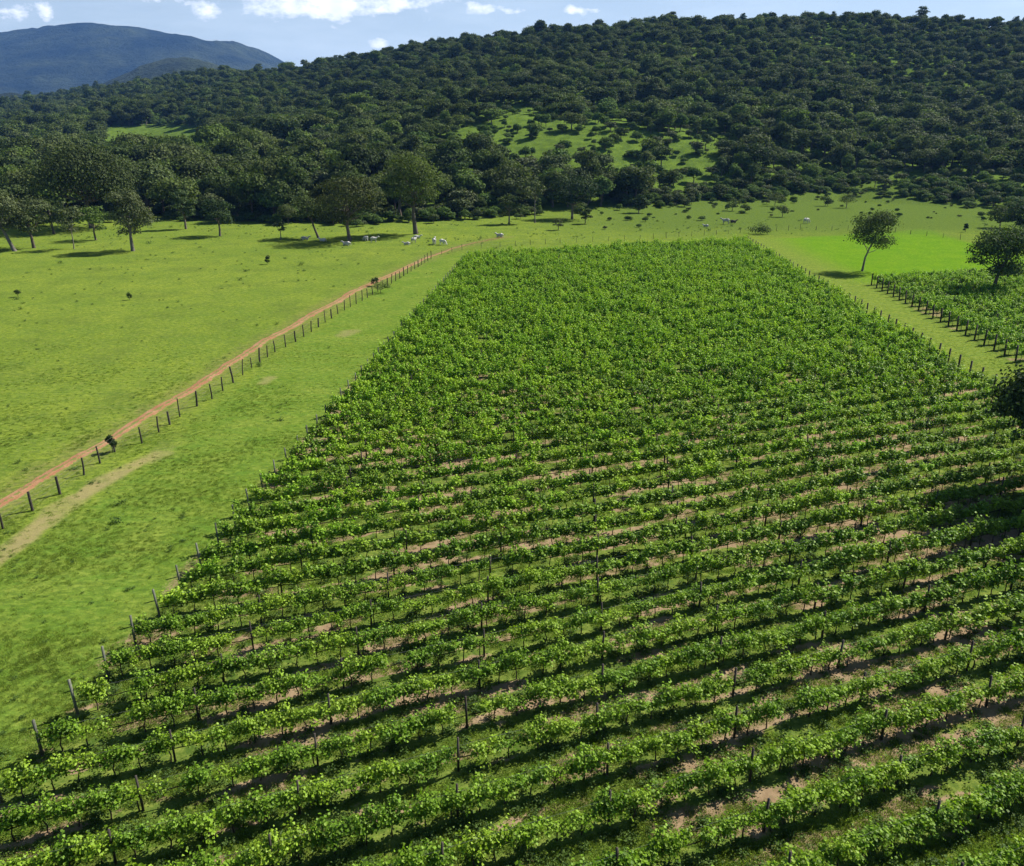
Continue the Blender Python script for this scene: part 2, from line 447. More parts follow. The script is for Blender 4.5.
# a darker multiplicity of tussocks
g2 = t.mix(t.math('MULTIPLY', t.ramp(clump, [(0.41, 0.66), (0.56, 0.0)]), t.math('SUBTRACT', 1.0, t.math('MULTIPLY', attr('bright'), .25))), g2, (0.055, 0.095, 0.016))
g2 = t.mix(t.ramp(clump, [(0.53, 0.0), (0.70, 0.7)]), g2, (0.25, 0.28, 0.06))
g2 = t.mix(t.ramp(nD, [(0.36, 0.30), (0.52, 0.0)]), g2, (0.06, 0.10, 0.02))
soilc = t.mix(t.ramp(nC, [(0.35, 0.0), (0.65, 1.0)]), (0.205, 0.14, 0.08), (0.30, 0.22, 0.13))
sf = t.math('MULTIPLY', t.math('SUBTRACT', t.math('ADD', attr('soil'), t.math('MULTIPLY', t.math('SUBTRACT', nD, 0.5), 1.3)), 0.42), 3.5, clamp=True)
g2 = t.mix(sf, g2, soilc)
of = t.math('MULTIPLY', t.math('SUBTRACT', t.math('ADD', attr('old'), t.math('MULTIPLY', t.math('SUBTRACT', nD, 0.5), 0.9)), 0.28), 2.2, clamp=True)
g2 = t.mix(t.math('MULTIPLY', of, 0.7), g2, (0.29, 0.225, 0.11))
hgt = t.math('ADD', t.math('MULTIPLY', nC, 0.35), t.math('MULTIPLY', nD, 0.12))
bp = t.n('ShaderNodeBump', ins={'Strength': 0.7, 'Distance': 0.22, 'Height': hgt})
p = t.n('ShaderNodeBsdfPrincipled', ins={'Base Color': g2, 'Roughness': 1.0, 'Specular IOR Level': 0.0, 'Normal': bp.outputs[0]})
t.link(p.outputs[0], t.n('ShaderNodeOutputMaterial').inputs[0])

gg = Geo().add(gv, gf)
me = gg.mesh('ground', [m_ground], True)
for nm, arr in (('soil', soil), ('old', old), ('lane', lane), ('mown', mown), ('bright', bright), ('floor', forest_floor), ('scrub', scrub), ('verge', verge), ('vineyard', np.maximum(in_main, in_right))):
    at = me.attributes.new(nm, 'FLOAT', 'POINT')
    at.data.foreach_set('value', np.asarray(arr, np.float32).reshape(-1))
mk('ground', me, kind='structure')

# --- far country and the blue mountain ---------------------------------------
MX = np.array([-700, -300, -120, 0, 30, 60, 105, 150, 190, 220, 242, 265, 285, 330, 420, 700, 1300])
MY = np.array([70, 50, 42, 36, 32, 28, 25, 29, 36, 42, 42, 50, 60, 82, 92, 92, 92])
mxa = (MX - 512) / 874.0
my = axis([(1500, 3000, 30), (3000, 6500, 22), (6500, 9500, 150)])
mt = np.linspace(-1.6, 1.3, 520)
Xm = my[:, None] * mt[None, :]; Ym = np.repeat(my[:, None], len(mt), 1)
ma = Xm / Ym
ridge = np.interp(ma, mxa, [px_dir(0, q)[1] for q in MY])
base_t = px_dir(0, 93)[1] - 0.004
plain_h = CAM_H + Ym * base_t * 1.0
peak_h = CAM_H + 5600 * ridge
s = smooth(3900, 5600, Ym)
hm = plain_h * (1 - s) + peak_h * s
hm = np.where(Ym > 5600, peak_h - (Ym - 5600) * 0.12, hm)
# lower ridge in front
r2 = np.exp(-((ma + 0.37) / 0.085) ** 2) * np.exp(-((Ym - 2700) / 420) ** 2)
hm = hm + r2 * (CAM_H + 2700 * px_dir(0, 58)[1] - (CAM_H + 2700 * base_t)) 
nn = vnoise(Xm, Ym, 620, 41, 4)
hm = hm + (nn - 0.5) * 190 * s * (Ym < 5500) * smooth(5600, 5200, Ym) + (vnoise(Xm, Ym, 60, 44, 3) - 0.5) * 22
hm = hm - 30 * smooth(1900, 1500, Ym)
mv = np.stack([Xm, Ym, hm], 2).reshape(-1, 3)
nym, nxm = Xm.shape
ii = (np.arange(nym - 1)[:, None] * nxm + np.arange(nxm - 1)[None, :]).reshape(-1)
m_mtn, t = new_mat('wooded_mountain')
pos = t.n('ShaderNodeNewGeometry').outputs['Position']
n1_ = t.noise(pos, 0.0035, 6, 0.6); n2_ = t.noise(pos, 0.03, 5, 0.7)
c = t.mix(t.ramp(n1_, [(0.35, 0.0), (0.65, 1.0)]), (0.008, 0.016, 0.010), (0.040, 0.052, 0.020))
c = t.mix(1.0, c, t.ramp(n2_, [(0.3, 0.6), (0.7, 1.4)]), 'MULTIPLY')
bp = t.n('ShaderNodeBump', ins={'Strength': 1.0, 'Distance': 26.0, 'Height': n2_})
p = t.n('ShaderNodeBsdfPrincipled', ins={'Base Color': c, 'Roughness': 0.9, 'Specular IOR Level': 0.1, 'Normal': bp.outputs[0]})
t.link(p.outputs[0], t.n('ShaderNodeOutputMaterial').inputs[0])
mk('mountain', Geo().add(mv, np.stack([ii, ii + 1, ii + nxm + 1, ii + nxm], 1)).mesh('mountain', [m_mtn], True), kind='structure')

# --- red dirt track ------------------------------------------------------------
def dense(pts, step):
    out = []
    for (x0, y0), (x1, y1) in zip(pts[:-1], pts[1:]):
        n = max(1, int(math.hypot(x1 - x0, y1 - y0) / step))
        for k in range(n): out.append((x0 + (x1 - x0) * k / n, y0 + (y1 - y0) * k / n))
    out.append(pts[-1]); return np.array(out)
cl = dense(TRACK, 0.35)
ker = np.ones(15) / 15
pad = np.concatenate([np.repeat(cl[:1], 7, 0), cl, np.repeat(cl[-1:], 7, 0)])
cl = np.stack([np.convolve(pad[:, k], ker, 'valid') for k in (0, 1)], 1)
d = np.gradient(cl, axis=0); d /= np.linalg.norm(d, axis=1, keepdims=True)
nrm = np.stack([-d[:, 1], d[:, 0]], 1)
cl = cl + nrm * ((vnoise(cl[:, 0], cl[:, 1], 9, 60, 2) - .5) * 1.0)[:, None]
K = 9
tv = []
for k in range(K):
    u = (k / (K - 1)) * 2 - 1
    half = 0.12 + 0.64 * vnoise(cl[:, 0] + 50 * (u > 0), cl[:, 1], 1.6, 61, 4) + 0.0022 * cl[:, 1]
    half = half * smooth(len(cl) + 5, len(cl) - 190, np.arange(len(cl)) * 1.0) if k in (0, K - 1) else half * (0.4 + .6 * smooth(len(cl), len(cl) - 190, np.arange(len(cl)) * 1.0))
    q = cl + nrm * (u * half)[:, None]
    z = 0.055 + 0.02 * (1 - u * u) + (vnoise(q[:, 0], q[:, 1], 3.0, 11, 3) - 0.5) * 0.10 - (0.05 if abs(abs(u) - 0.5) < 0.05 else 0) - (0.06 if k in (0, K - 1) else 0)
    tv.append(np.column_stack([q, z]))
tv = np.stack(tv, 1); n = len(cl)
ii = (np.arange(n - 1)[:, None] * K + np.arange(K - 1)[None, :]).reshape(-1)
m_dirt, t = new_mat('red_dirt')
pos = t.n('ShaderNodeNewGeometry').outputs['Position']
a = t.noise(pos, 0.5, 5, 0.65); b = t.noise(pos, 5.0, 4, 0.7)
c = t.mix(t.ramp(a, [(0.35, 0.0), (0.65, 1.0)]), (0.27, 0.125, 0.06), (0.34, 0.195, 0.105))
c = t.mix(t.ramp(b, [(0.36, 0.55), (0.5, 0.0)]), c, (0.22, 0.11, 0.055))
gr = t.noise(pos, 1.3, 5, 0.75)
ac = t.n('ShaderNodeAttribute', attribute_name='across').outputs['Fac']
edge_ = t.ramp(ac, [(0.0, .20), (.22, .13), (.38, 0.02), (.65, .02), (1.0, .26)])
c = t.mix(t.ramp(t.math('ADD', gr, edge_), [(0.60, 0.0), (0.68, 0.9)]), c, (0.13, 0.165, 0.035))
bp = t.n('ShaderNodeBump', ins={'Strength': 0.6, 'Distance': 0.1, 'Height': b})
p = t.n('ShaderNodeBsdfPrincipled', ins={'Base Color': c, 'Roughness': 0.95, 'Specular IOR Level': 0.1, 'Normal': bp.outputs[0]})
t.link(p.outputs[0], t.n('ShaderNodeOutputMaterial').inputs[0])
me = Geo().add(tv.reshape(-1, 3), np.stack([ii, ii + 1, ii + K + 1, ii + K], 1)).mesh('dirt_track', [m_dirt], True)
at = me.attributes.new('across', 'FLOAT', 'POINT')
at.data.foreach_set('value', np.tile(np.abs(np.linspace(-1, 1, K)), n).astype(np.float32))
mk('dirt_track', me, kind='structure')

# ------------------------------------------------------------------ scattered stuff through geometry nodes
def scatter(name, protos, pts, rot, scl, idx, **props):
    col = bpy.data.collections.new(name + '_sources')
    for q in protos: col.objects.link(q)
    me = bpy.data.meshes.new(name)
    pts = np.asarray(pts, np.float32)
    me.vertices.add(len(pts)); me.vertices.foreach_set('co', pts.ravel())
    for nm, ty, arr, key in (('rot', 'FLOAT_VECTOR', rot, 'vector'), ('scl', 'FLOAT_VECTOR', scl, 'vector'), ('idx', 'INT', idx, 'value')):
        at = me.attributes.new(nm, ty, 'POINT')
        at.data.foreach_set(key, np.asarray(arr, np.float32 if ty != 'INT' else np.int32).ravel())
    o = mk(name, me, **props)
    ng = bpy.data.node_groups.new(name, 'GeometryNodeTree')
    ng.interface.new_socket('Geometry', in_out='INPUT', socket_type='NodeSocketGeometry')
    ng.interface.new_socket('Geometry', in_out='OUTPUT', socket_type='NodeSocketGeometry')
    N = ng.nodes; L = ng.links
    gi = N.new('NodeGroupInput'); go = N.new('NodeGroupOutput')
    ci = N.new('GeometryNodeCollectionInfo'); ci.inputs['Collection'].default_value = col
    ci.inputs['Separate Children'].default_value = True; ci.inputs['Reset Children'].default_value = True
    ip = N.new('GeometryNodeInstanceOnPoints'); ip.inputs['Pick Instance'].default_value = True
    def na(nm, ty):
        q = N.new('GeometryNodeInputNamedAttribute'); q.data_type = ty; q.inputs['Name'].default_value = nm
        return q.outputs['Attribute']
    L.new(gi.outputs[0], ip.inputs['Points']); L.new(ci.outputs[0], ip.inputs['Instance'])
    L.new(na('idx', 'INT'), ip.inputs['Instance Index'])
    e2r = N.new('FunctionNodeEulerToRotation'); L.new(na('rot', 'FLOAT_VECTOR'), e2r.inputs[0])
    L.new(e2r.outputs[0], ip.inputs['Rotation'])
    L.new(na('scl', 'FLOAT_VECTOR'), ip.inputs['Scale'])
    L.new(ip.outputs[0], go.inputs[0])
    md = o.modifiers.new('scatter', 'NODES'); md.node_group = ng
    return o

def proto(name, k, me):
    # collection children are picked in name order
    return bpy.data.objects.new('%s_source_%02d' % (name, k), me)

# ------------------------------------------------------------------ grapevines
def vine_geo(seed, lush=1.0, nleaf=300, far=False):
    r = np.random.default_rng(seed)
    wood = Geo(); lf = Geo()
    L = 0.55
    x = r.uniform(-.06, .06); 
    pts = [(0, 0, -.05), (x, r.uniform(-.04, .04), .3), (r.uniform(-.05, .05), r.uniform(-.04, .04), .6), (0, 0, .82)]
    tube(wood, pts, [.035, .028, .024, .022], 5)
    for sg in (-1, 1):
        tube(wood, [(0, 0, .78), (sg * .2, r.uniform(-.02, .02), .82), (sg * L, r.uniform(-.03, .03), .80 + r.uniform(-.02, .03))], [.022, .018, .012], 4)
    P_, N_ = [], []
    ns = 9 if not far else 8
    for k in range(ns):
        bx = -L + 2 * L * (k + .5) / ns + r.uniform(-.06, .06)
        ln = (r.uniform(.25, 1.0) ** 1.1 if far else r.uniform(.24, .62)) * lush
        side = r.normal() * (.17 if far else .16); lean = r.normal() * .22
        tip = np.array([bx + lean, side, .86 + ln])
        if r.random() < .3:
            tip[2] -= .35; tip[1] *= 1.7
        elif r.random() < .16:
            tip[2] += .22; tip[0] += r.normal() * .25
        a = np.array([bx, 0, .84]); mid = (a + tip) / 2 + np.array([0, side * .1, .08])
        if not far: tube(wood, [a, mid, tip], [.007, .006, .003], 3, cap=False)
        m = int(nleaf / ns)
        u = r.uniform(0.05, 1.05, m)[:, None]
        c = a * (1 - u) ** 2 + 2 * mid * u * (1 - u) + tip * u * u
        c[:, 2] -= 0 if far else .06
        off = r.normal(size=(m, 3)) * (np.array([.095, .10, .11]) if far else np.array([.13, .115, .085]))
        P_.append(c + off); nn = off * 2.5 + np.array([0, 0, .55]) + r.normal(size=(m, 3)) * .35; N_.append(nn)
    P_ = np.concatenate(P_); N_ = np.concatenate(N_)
    low = P_[:, 2] < .66; P_[low, 2] = .66 + r.uniform(0, .25, low.sum())
    leaves(lf, P_, N_, 0.104 if not far else 0.15, r, aspect=1.05)
    return wood, lf

VN = 8
vine_parts = []
for k in range(VN):
    w_, l_ = vine_geo(100 + k, lush=[1, .85, 1.1, .7, 1.0, 1.15, .9, .55][k], nleaf=[780, 680, 860, 520, 740, 880, 640, 360][k])
    vine_parts.append((w_.mesh('vine_trunk', [M_vinewood]), l_.mesh('vine_foliage', [M_vine])))
far_protos = []
for k in range(7):
    w_, l_ = vine_geo(200 + k, lush=1.15, nleaf=[460, 380, 480, 420, 460, 360, 400][k], far=True)
    g_ = Geo(); g_.join(w_, 0); g_.join(l_, 1)
    far_protos.append(proto('grapevine', k, g_.mesh('grapevine', [M_vinewood, M_vine])))
    far_protos.append(proto('grapevine', k + 50, g_.mesh('grapevine', [M_vinewood, M_backlit])))
far_protos.sort(key=lambda q: q.name)

ORD = ['first', 'second', 'third', 'fourth', 'fifth', 'sixth', 'seventh', 'eighth', 'ninth', 'tenth', 'eleventh', 'twelfth', 'thirteenth',
       'fourteenth', 'fifteenth', 'sixteenth', 'seventeenth', 'eighteenth', 'nineteenth', 'twentieth']
cand = []
SP_V = 1.12
for i in ROWS:
    st = row_start(i); nmax = int(row_end(i) / SP_V)
    for k in range(nmax):
        s = 0.7 + k * SP_V + rng.uniform(-.12, .12)
        if rng.random() < (0.025 if i < 16 else 0.012): continue
        q = st + ROW_DIR * s
        cand.append((i, q[0] + rng.uniform(-.06, .06), q[1] + rng.uniform(-.06, .06), s))
# right-hand block
right = []
n_r = int((RB1 - RB0) / ROW_STEP)
for j in range(n_r + 1):
    st = E0 + EDGE_DIR * (RB1 - j * ROW_STEP)
    for k in range(48):
        s = RBS + .7 + k * SP_V
        q = st + ROW_DIR * s
        if rng.random() < .02: continue
        right.append((q[0] + rng.uniform(-.06, .06), q[1] + rng.uniform(-.06, .06)))
near, rest = [], []
for c_ in cand:
    px, py = P(c_[1], c_[2], 1.0)
    vis = -14 < px < 1038 and py < 880
    d = math.hypot(c_[1], c_[2])
    near.append((d if vis else 1e6, c_))
near.sort(key=lambda q: q[0])
sel = [c_ for d, c_ in near[:298] if d < 1e5]
rest = [c_ for d, c_ in near[298:]]
ROW_ANG = math.atan2(ROW_DIR[1], ROW_DIR[0])
row_ids = sorted({c_[0] for c_ in sel})
for c_ in sel:
    i, x, y, s = c_
    o_n = row_ids.index(i)
    k = rng.integers(0, VN)
    root = thing('grapevine', 'leafy green grapevine on the %s trellis row up from the bottom right corner' % ORD[o_n], 'grapevine',
                 (x, y, 0), ROW_ANG + (math.pi if rng.random() < .5 else 0), 'grapevines of the nearest trellis rows')
    vs = rng.uniform(.86, 1.08) * (.86 + .28 * float(vnoise(np.array([x]), np.array([y]), 5, 91, 2)[0]))
    root.scale = (1.05, rng.uniform(1.0, 1.35), vs)
    mk('trunk', vine_parts[k][0], root); mk('foliage', vine_parts[k][1], root)
pts, rot, scl, idx = [], [], [], []
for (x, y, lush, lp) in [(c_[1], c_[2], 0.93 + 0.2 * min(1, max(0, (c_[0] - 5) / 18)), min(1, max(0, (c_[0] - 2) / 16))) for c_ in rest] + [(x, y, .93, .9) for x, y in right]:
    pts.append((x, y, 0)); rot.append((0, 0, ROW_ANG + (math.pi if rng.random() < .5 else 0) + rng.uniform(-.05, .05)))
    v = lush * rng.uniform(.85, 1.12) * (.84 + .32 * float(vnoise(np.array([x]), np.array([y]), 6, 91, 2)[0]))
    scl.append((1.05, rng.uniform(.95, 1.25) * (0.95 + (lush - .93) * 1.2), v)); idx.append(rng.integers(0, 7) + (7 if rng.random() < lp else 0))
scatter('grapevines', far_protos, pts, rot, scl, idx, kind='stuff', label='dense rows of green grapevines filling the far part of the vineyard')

# trellises: one per row
pg = Geo(); box(pg, 0, 0, -.1, 1.72, .085, .085, taper=.9); ME_POST = pg.mesh('trellis_post', [M_post_dark])
pg = Geo(); box(pg, 0, 0, -.1, 1.85, .11, .11, taper=.92); ME_END = pg.mesh('end_post', [M_post])
pg = Geo(); box(pg, 0, 0, -.1, 1.95, .15, .15, taper=.92); ME_END_D = pg.mesh('end_post', [M_post_dark])
def trellis(st, length, label, group, end_mesh):
    root = thing('vine_trellis', label, 'trellis', (st[0], st[1], 0), ROW_ANG, group)
    a = mk('end_post', end_mesh, root, (0, 0, 0)); a.rotation_euler = (rng.uniform(-.05, .05), -R(1.5) + rng.uniform(-.04, .04), 0)
    b = mk('end_post', ME_END_D, root, (length, 0, 0)); b.rotation_euler = (rng.uniform(-.05, .05), R(3) + rng.uniform(-.04, .04), 0)
    npost = int(length / 6.2)
    for k in range(1, npost):
        q = mk('post', ME_POST, root, (length * k / npost + rng.uniform(-.3, .3), 0, rng.uniform(-.12, .03)))
        q.rotation_euler = (rng.uniform(-.03, .03), rng.uniform(-.03, .03), 0)
    return root
def line_mesh(length, z, rad, sag, name, mat, sides=3, seed=0):
    r = np.random.default_rng(seed)
    n = int(length / .55) + 1
    xs = np.linspace(0, length, n)
    zz = z + r.uniform(-1, 1, n) * sag - np.abs(np.sin(xs / 1.12 * math.pi)) * sag
    g_ = Geo(); tube(g_, np.column_stack([xs, r.uniform(-.015, .015, n), zz]), rad, sides)
    return g_.mesh(name, [mat])
L_HOSE = [line_mesh(72 - 4.5 * i * ROW_STEP / 150, .60, .021, .035, 'drip_hose', M_hose, 4, i + 20) for i in (0, 20, 40)]
for n_, i in enumerate(ROWS):
    ln = row_end(i); st = row_start(i)
    vis_l = P(st[0], st[1], 1)[0] > 0
    if vis_l:
        k_ = i + 1
        lab = ('grey end post at left opens this vine trellis, %s post up along the grass edge' % ORD[k_]) if 0 <= k_ < 20 else 'wire vine trellis almost hidden in the dense far rows of vines'
        grp = 'trellis rows of the main vineyard' 
    else:
        lab = 'wire trellis with dark posts, %s row up from the bottom right corner' % ORD[n_]
        grp = 'trellis rows of the main vineyard'
    tr_ = trellis(st, ln, lab, grp, ME_END)
    if i < 34:
        mk('drip_hose', line_mesh(ln, .68, .026, .035, 'drip_hose', M_hose, 4, i + 20), tr_)
        for z in (1.3,):
            mk('wire', line_mesh(ln, z, .0045, .008, 'wire', M_wire, 3, i + 90), tr_)
for j in range(n_r + 1):
    st = E0 + EDGE_DIR * (RB1 - j * ROW_STEP) + ROW_DIR * RBS
    tr_ = trellis(st, 48 * SP_V, 'dark leaning end post of the %s trellis row down from the lone tree, right block' % ORD[j] if j < 20 else 'dark trellis row of the right block near the frame edge', 'trellis rows of the right vineyard block', ME_END_D)

# ------------------------------------------------------------------ trees
def tree_geo(seed, h, cw, trunk_h, nleaf, leaf, lobes=16, flat_=0.6, lean=0.0, sparse=0.0, tr=None, open_=False, cd=None):
    """tapered trunk, limbs reaching lobes of leaves; h total height, cw crown width"""
    r = np.random.default_rng(seed)
    wood = Geo(); lf = Geo()
    ch = h - trunk_h; cz = trunk_h + ch * .5
    tr = tr or 0.028 * h
    top = np.array([lean * h, r.uniform(-.02, .02) * h, trunk_h + ch * .35])
    base = np.array([0, 0, -.3])
    mid = (base + top) / 2 + np.array([r.uniform(-.03, .03), r.uniform(-.03, .03), 0]) * h
    tube(wood, [base, base * .6 + mid * .4, mid, top], [tr * 1.35, tr, tr * .85, tr * .5], 7)
    cen = np.array([lean * h * 1.15, 0, cz]); ZR = ch * .5
    lc, lr = [], []
    for k in range(lobes):
        th = k * 2.399 + r.uniform(-.4, .4); zz = r.uniform(-.9, 1.0)
        rad = math.sqrt(max(0.05, 1 - zz * zz)) * r.uniform(.7, 1.05)
        rr = r.uniform(.34, .54) * cw * .5
        c_ = cen + np.array([math.cos(th) * rad * (cw * .5 - rr * .6), math.sin(th) * rad * (cw * .5 - rr * .6), zz * max(.1, ch * .5 - rr * flat_)])
        lc.append(c_); lr.append(rr)
    lc.append(cen + np.array([0, 0, ch * .08])); lr.append(cw * .33)
    lc = np.array(lc); lr = np.array(lr)
    for c_, rr in list(zip(lc, lr))[:max(6, lobes // 2)]:
        u = r.uniform(.35, 1.0); st = mid * (1 - u) + top * u
        if st[2] > c_[2] - .1 * h: st = mid * .7 + top * .3
        m_ = (st + c_) / 2 + np.array([0, 0, -.02 * h])
        tube(wood, [st, m_, c_], [tr * .42, tr * .28, tr * .1], 5, cap=False)
    w_ = lr ** 2 * r.uniform(.7, 1.3, len(lr)); cnt = (w_ / w_.sum() * nleaf).astype(int)
    P_, N_ = [], []
    for c_, rr, m in zip(lc, lr, cnt):
        d_ = r.normal(size=(m, 3)); d_ /= np.linalg.norm(d_, axis=1, keepdims=True)
        d_[:, 2] = np.where(d_[:, 2] < -.2, -d_[:, 2] * r.uniform(-.3, 1, m), d_[:, 2])
        rad = rr * r.uniform(.25 if sparse else .55, 1.12, m) ** .6
        lump = 0.62 + .76 * vnoise(d_[:, 0] * 3 + seed, d_[:, 1] * 3 + d_[:, 2] * 2, 1.0, seed, 2)
        P_.append(c_ + d_ * (rad * lump)[:, None] * np.array([1, 1, flat_]))
        N_.append(d_ + r.normal(size=(m, 3)) * .38 + np.array([0, 0, .15]))
    P_ = np.concatenate(P_); N_ = np.concatenate(N_)
    leaves(lf, P_, N_, leaf, r)
    return wood, lf

# kinds of forest tree (h about 10, scaled when placed)
KINDS = []
specs = [dict(h=9.5, cw=9, trunk_h=1.8, lobes=13, flat_=.8), dict(h=11, cw=8, trunk_h=2.4, lobes=12, flat_=.9), dict(h=8, cw=9.5, trunk_h=1.6, lobes=15, flat_=.7),
         dict(h=10.5, cw=10.5, trunk_h=2.2, lobes=18, flat_=.75), dict(h=8.5, cw=6.5, trunk_h=1.4, lobes=9, flat_=.9), dict(h=6.5, cw=6.5, trunk_h=.9, lobes=10, flat_=.75),
         dict(h=12, cw=7.5, trunk_h=4.2, lobes=10, flat_=.7), dict(h=8, cw=7, trunk_h=2.0, lobes=10, flat_=.7)]
KLAB = ['dense dark green round tree', 'tall dark green tree', 'broad spreading dark tree', 'big many-lobed dark tree', 'narrow upright green tree', 'low bushy green tree', 'tall slim open tree', 'small loose grey-green tree']
KMAT = [M_forest, M_forest, M_forest, M_forest, M_mid, M_mid, M_olive, M_grey]
tree_protos, lite_protos = [], []
for k, sp_ in enumerate(specs):
    w_, l_ = tree_geo(300 + k, nleaf=[3000, 2800, 3000, 3600, 2300, 2300, 1700, 1300][k], leaf=.48, **sp_)
    bark = M_bark
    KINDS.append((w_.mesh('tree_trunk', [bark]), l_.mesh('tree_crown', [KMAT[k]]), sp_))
    w_, l_ = tree_geo(300 + k, nleaf=[1700, 1600, 1700, 2000, 1300, 1300, 1000, 800][k], leaf=.62, **sp_)
    g_ = Geo(); g_.join(w_, 0); g_.join(l_, 1)
    lite_protos.append(proto('forest_tree', k, g_.mesh('forest_tree', [bark, KMAT[k]])))

fx, fy, fk, fs = [], [], [], []
def gen(y0, y1, step, amin, amax):
    for y in np.arange(y0, y1, step):
        xs_ = np.arange(amin * y, amax * y, step)
        x = xs_ + rng.uniform(-.42, .42, len(xs_)) * step
        yy = y + rng.uniform(-.42, .42, len(xs_)) * step
        yield x, yy
edge_trees = []
F_all = []
for (y0, y1, st, a0, a1) in [(225, 460, 5.7, -.78, .80), (460, 820, 5.4, -.72, .72), (820, 1250, 8.0, -.70, -.02), (1250, 1750, 10, -.72, -.2)]:
    for x, y in gen(y0, y1, st, a0, a1):
        z = terrain(x, y)
        zc = y * CP + (CAM_H - z) * SP
        px = 512 + F_PX * x / zc; py = 433 + F_PX * ((CAM_H - z) * CP - y * SP) / zc
        e = np.interp((px - 512) / 874, T_AZ, T_EDGE)
        nz = vnoise(x, y, 30, 71, 3); nf = vnoise(x, y, 9, 72, 2)
        dens_ = smooth(-10, 0, y - e + (nz - .5) * 18)
        # thin woodland with grass showing on the middle of the hill
        nz2 = vnoise(x, y, 17, 78, 2)
        hole = smooth(0.72, 1.12, 1.52 * np.exp(-(((px - 575) / 150) ** 2 + ((py - 148) / 54) ** 2) ** 1.2) + (nz - .5) * 1.5 + (nz2 - .5) * 1.5)
        hole = np.maximum(hole, smooth(.7, 1.0, 1.3 * np.exp(-(((px - 700) / 40) ** 2 + ((py - 145) / 45) ** 2)) + (nz - .5) * 1.2))
        hole = np.maximum(hole, smooth(.6, .9, 1.4 * np.exp(-(((px - 500 - (110 - py) * 1.2) / 55) ** 2 + ((py - 112) / 7) ** 2)) + (nz - .5) * .8))
        hole = np.maximum(hole, smooth(.6, .9, 1.4 * np.exp(-(((px - 590) / 30) ** 2 + ((py - 162) / 14) ** 2)) + (nz - .5) * .5))
        dens_ = dens_ * (1 - .74 * hole)
        lowband = (px > 660) * smooth(168, 180, py)
        dens_ = dens_ * (1 - .1 * lowband)
        clear = ((px > 104) & (px < 203) & (py > 126) & (py < 146)) | ((px > -60) & (px < 14) & (py > 129) & (py < 144)) | ((px > 322) & (px < 338) & (py > 106) & (py < 113))
        dens_ = np.where(clear, 0, dens_)
        keep = (rng.random(len(x)) < dens_) & (px > -140) & (px < 1180)
        for q in np.nonzero(keep)[0]:
            big = vnoise(x[q:q+1], y[q:q+1], 60, 75, 2)[0]
            lft = 1.10 - .18 * smooth(200, 560, px[q])       # taller gallery forest on the left
            s_ = (rng.uniform(.5, 1.0) if rng.random() < .7 else rng.uniform(.95, 1.45)) * (.8 + .5 * big) * lft
            if lowband[q] > .5: s_ *= .85
            if 100 < px[q] < 208 and 146 <= py[q] < 165 and y[q] > 350: s_ *= .5
            s_ *= 1 - .24 * smooth(400, 540, y[q]) * (px[q] > 150)
            if hole[q] > .4: s_ *= .95
            if y[q] - e[q] < 18 and px[q] > 640: s_ *= .72
            pk = [.17, .13, .15, .16, .11, .12, .06, .10]
            if hole[q] > .4 or (lowband[q] > .5): pk = [.08, .03, .06, .04, .25, .34, .04, .16]
            F_all.append((x[q], y[q], z[q], rng.choice(8, p=pk), s_, px[q], py[q]))
# keep the clearing seen over the tops of the trees in front of it
F_all = [f for f in F_all if not (100 < f[5] < 208 and 146 <= f[6] < 156 and f[1] > 380 and rng.random() < .55)]
# bushes and saplings that close the edge of the forest down to the ground
for q in range(2600):
    a_ = rng.uniform(-.70, .72); e_ = float(np.interp(a_, T_AZ, T_EDGE)); y_ = e_ + rng.normal() * 7 + (4 if a_ < .15 else -2)
    x_ = a_ * y_
    if vnoise(np.array([x_]), np.array([y_]), 14, 77, 2)[0] < .42: continue
    z_ = float(terrain(x_, y_)); zc = y_ * CP + (CAM_H - z_) * SP
    F_all.append((x_, y_, z_, rng.choice([5, 5, 4, 7]), rng.uniform(.22, .6), 512 + F_PX * x_ / zc, 433 + F_PX * ((CAM_H - z_) * CP - y_ * SP) / zc))
for q in range(120):
    a_ = rng.uniform(.10, .62); e_ = float(np.interp(a_, T_AZ, T_EDGE)); y_ = e_ - 70 * rng.random() ** 2.2
    x_ = a_ * y_; z_ = float(terrain(x_, y_)); zc = y_ * CP + (CAM_H - z_) * SP
    F_all.append((x_, y_, z_, rng.choice([5, 4, 7]), rng.uniform(.10, .34), 512 + F_PX * x_ / zc, 433 + F_PX * ((CAM_H - z_) * CP - y_ * SP) / zc))
# young bushes scattered in the open parts of the hill
for q in range(700):
    x_ = rng.uniform(-60, 190); y_ = rng.uniform(330, 620)
    z_ = float(terrain(x_, y_)); zc = y_ * CP + (CAM_H - z_) * SP
    px_ = 512 + F_PX * x_ / zc; py_ = 433 + F_PX * ((CAM_H - z_) * CP - y_ * SP) / zc
    if not (430 < px_ < 760 and 95 < py_ < 200): continue
    F_all.append((x_, y_, z_, rng.choice([5, 5, 4, 7]), rng.uniform(.25, .65), px_, py_))
def sz(f): return f[4] * specs[f[3]]['h'] / f[1] * (1 if -5 < f[5] < 1030 else 0)
F_all.sort(key=lambda f: -sz(f) - (0.02 if (f[1] < np.interp((f[5] - 512) / 874, T_AZ, T_EDGE) + 28 and sz(f) > 0) else 0))
N_IND = 235
SECT = [(0, 'behind the pale left pasture trees'), (140, 'beyond the left pasture'), (300, 'behind the broad brownish tree'),
        (450, 'below the hill clearings'), (640, 'at the hill foot past the vineyard'), (820, 'above the bright green field')]
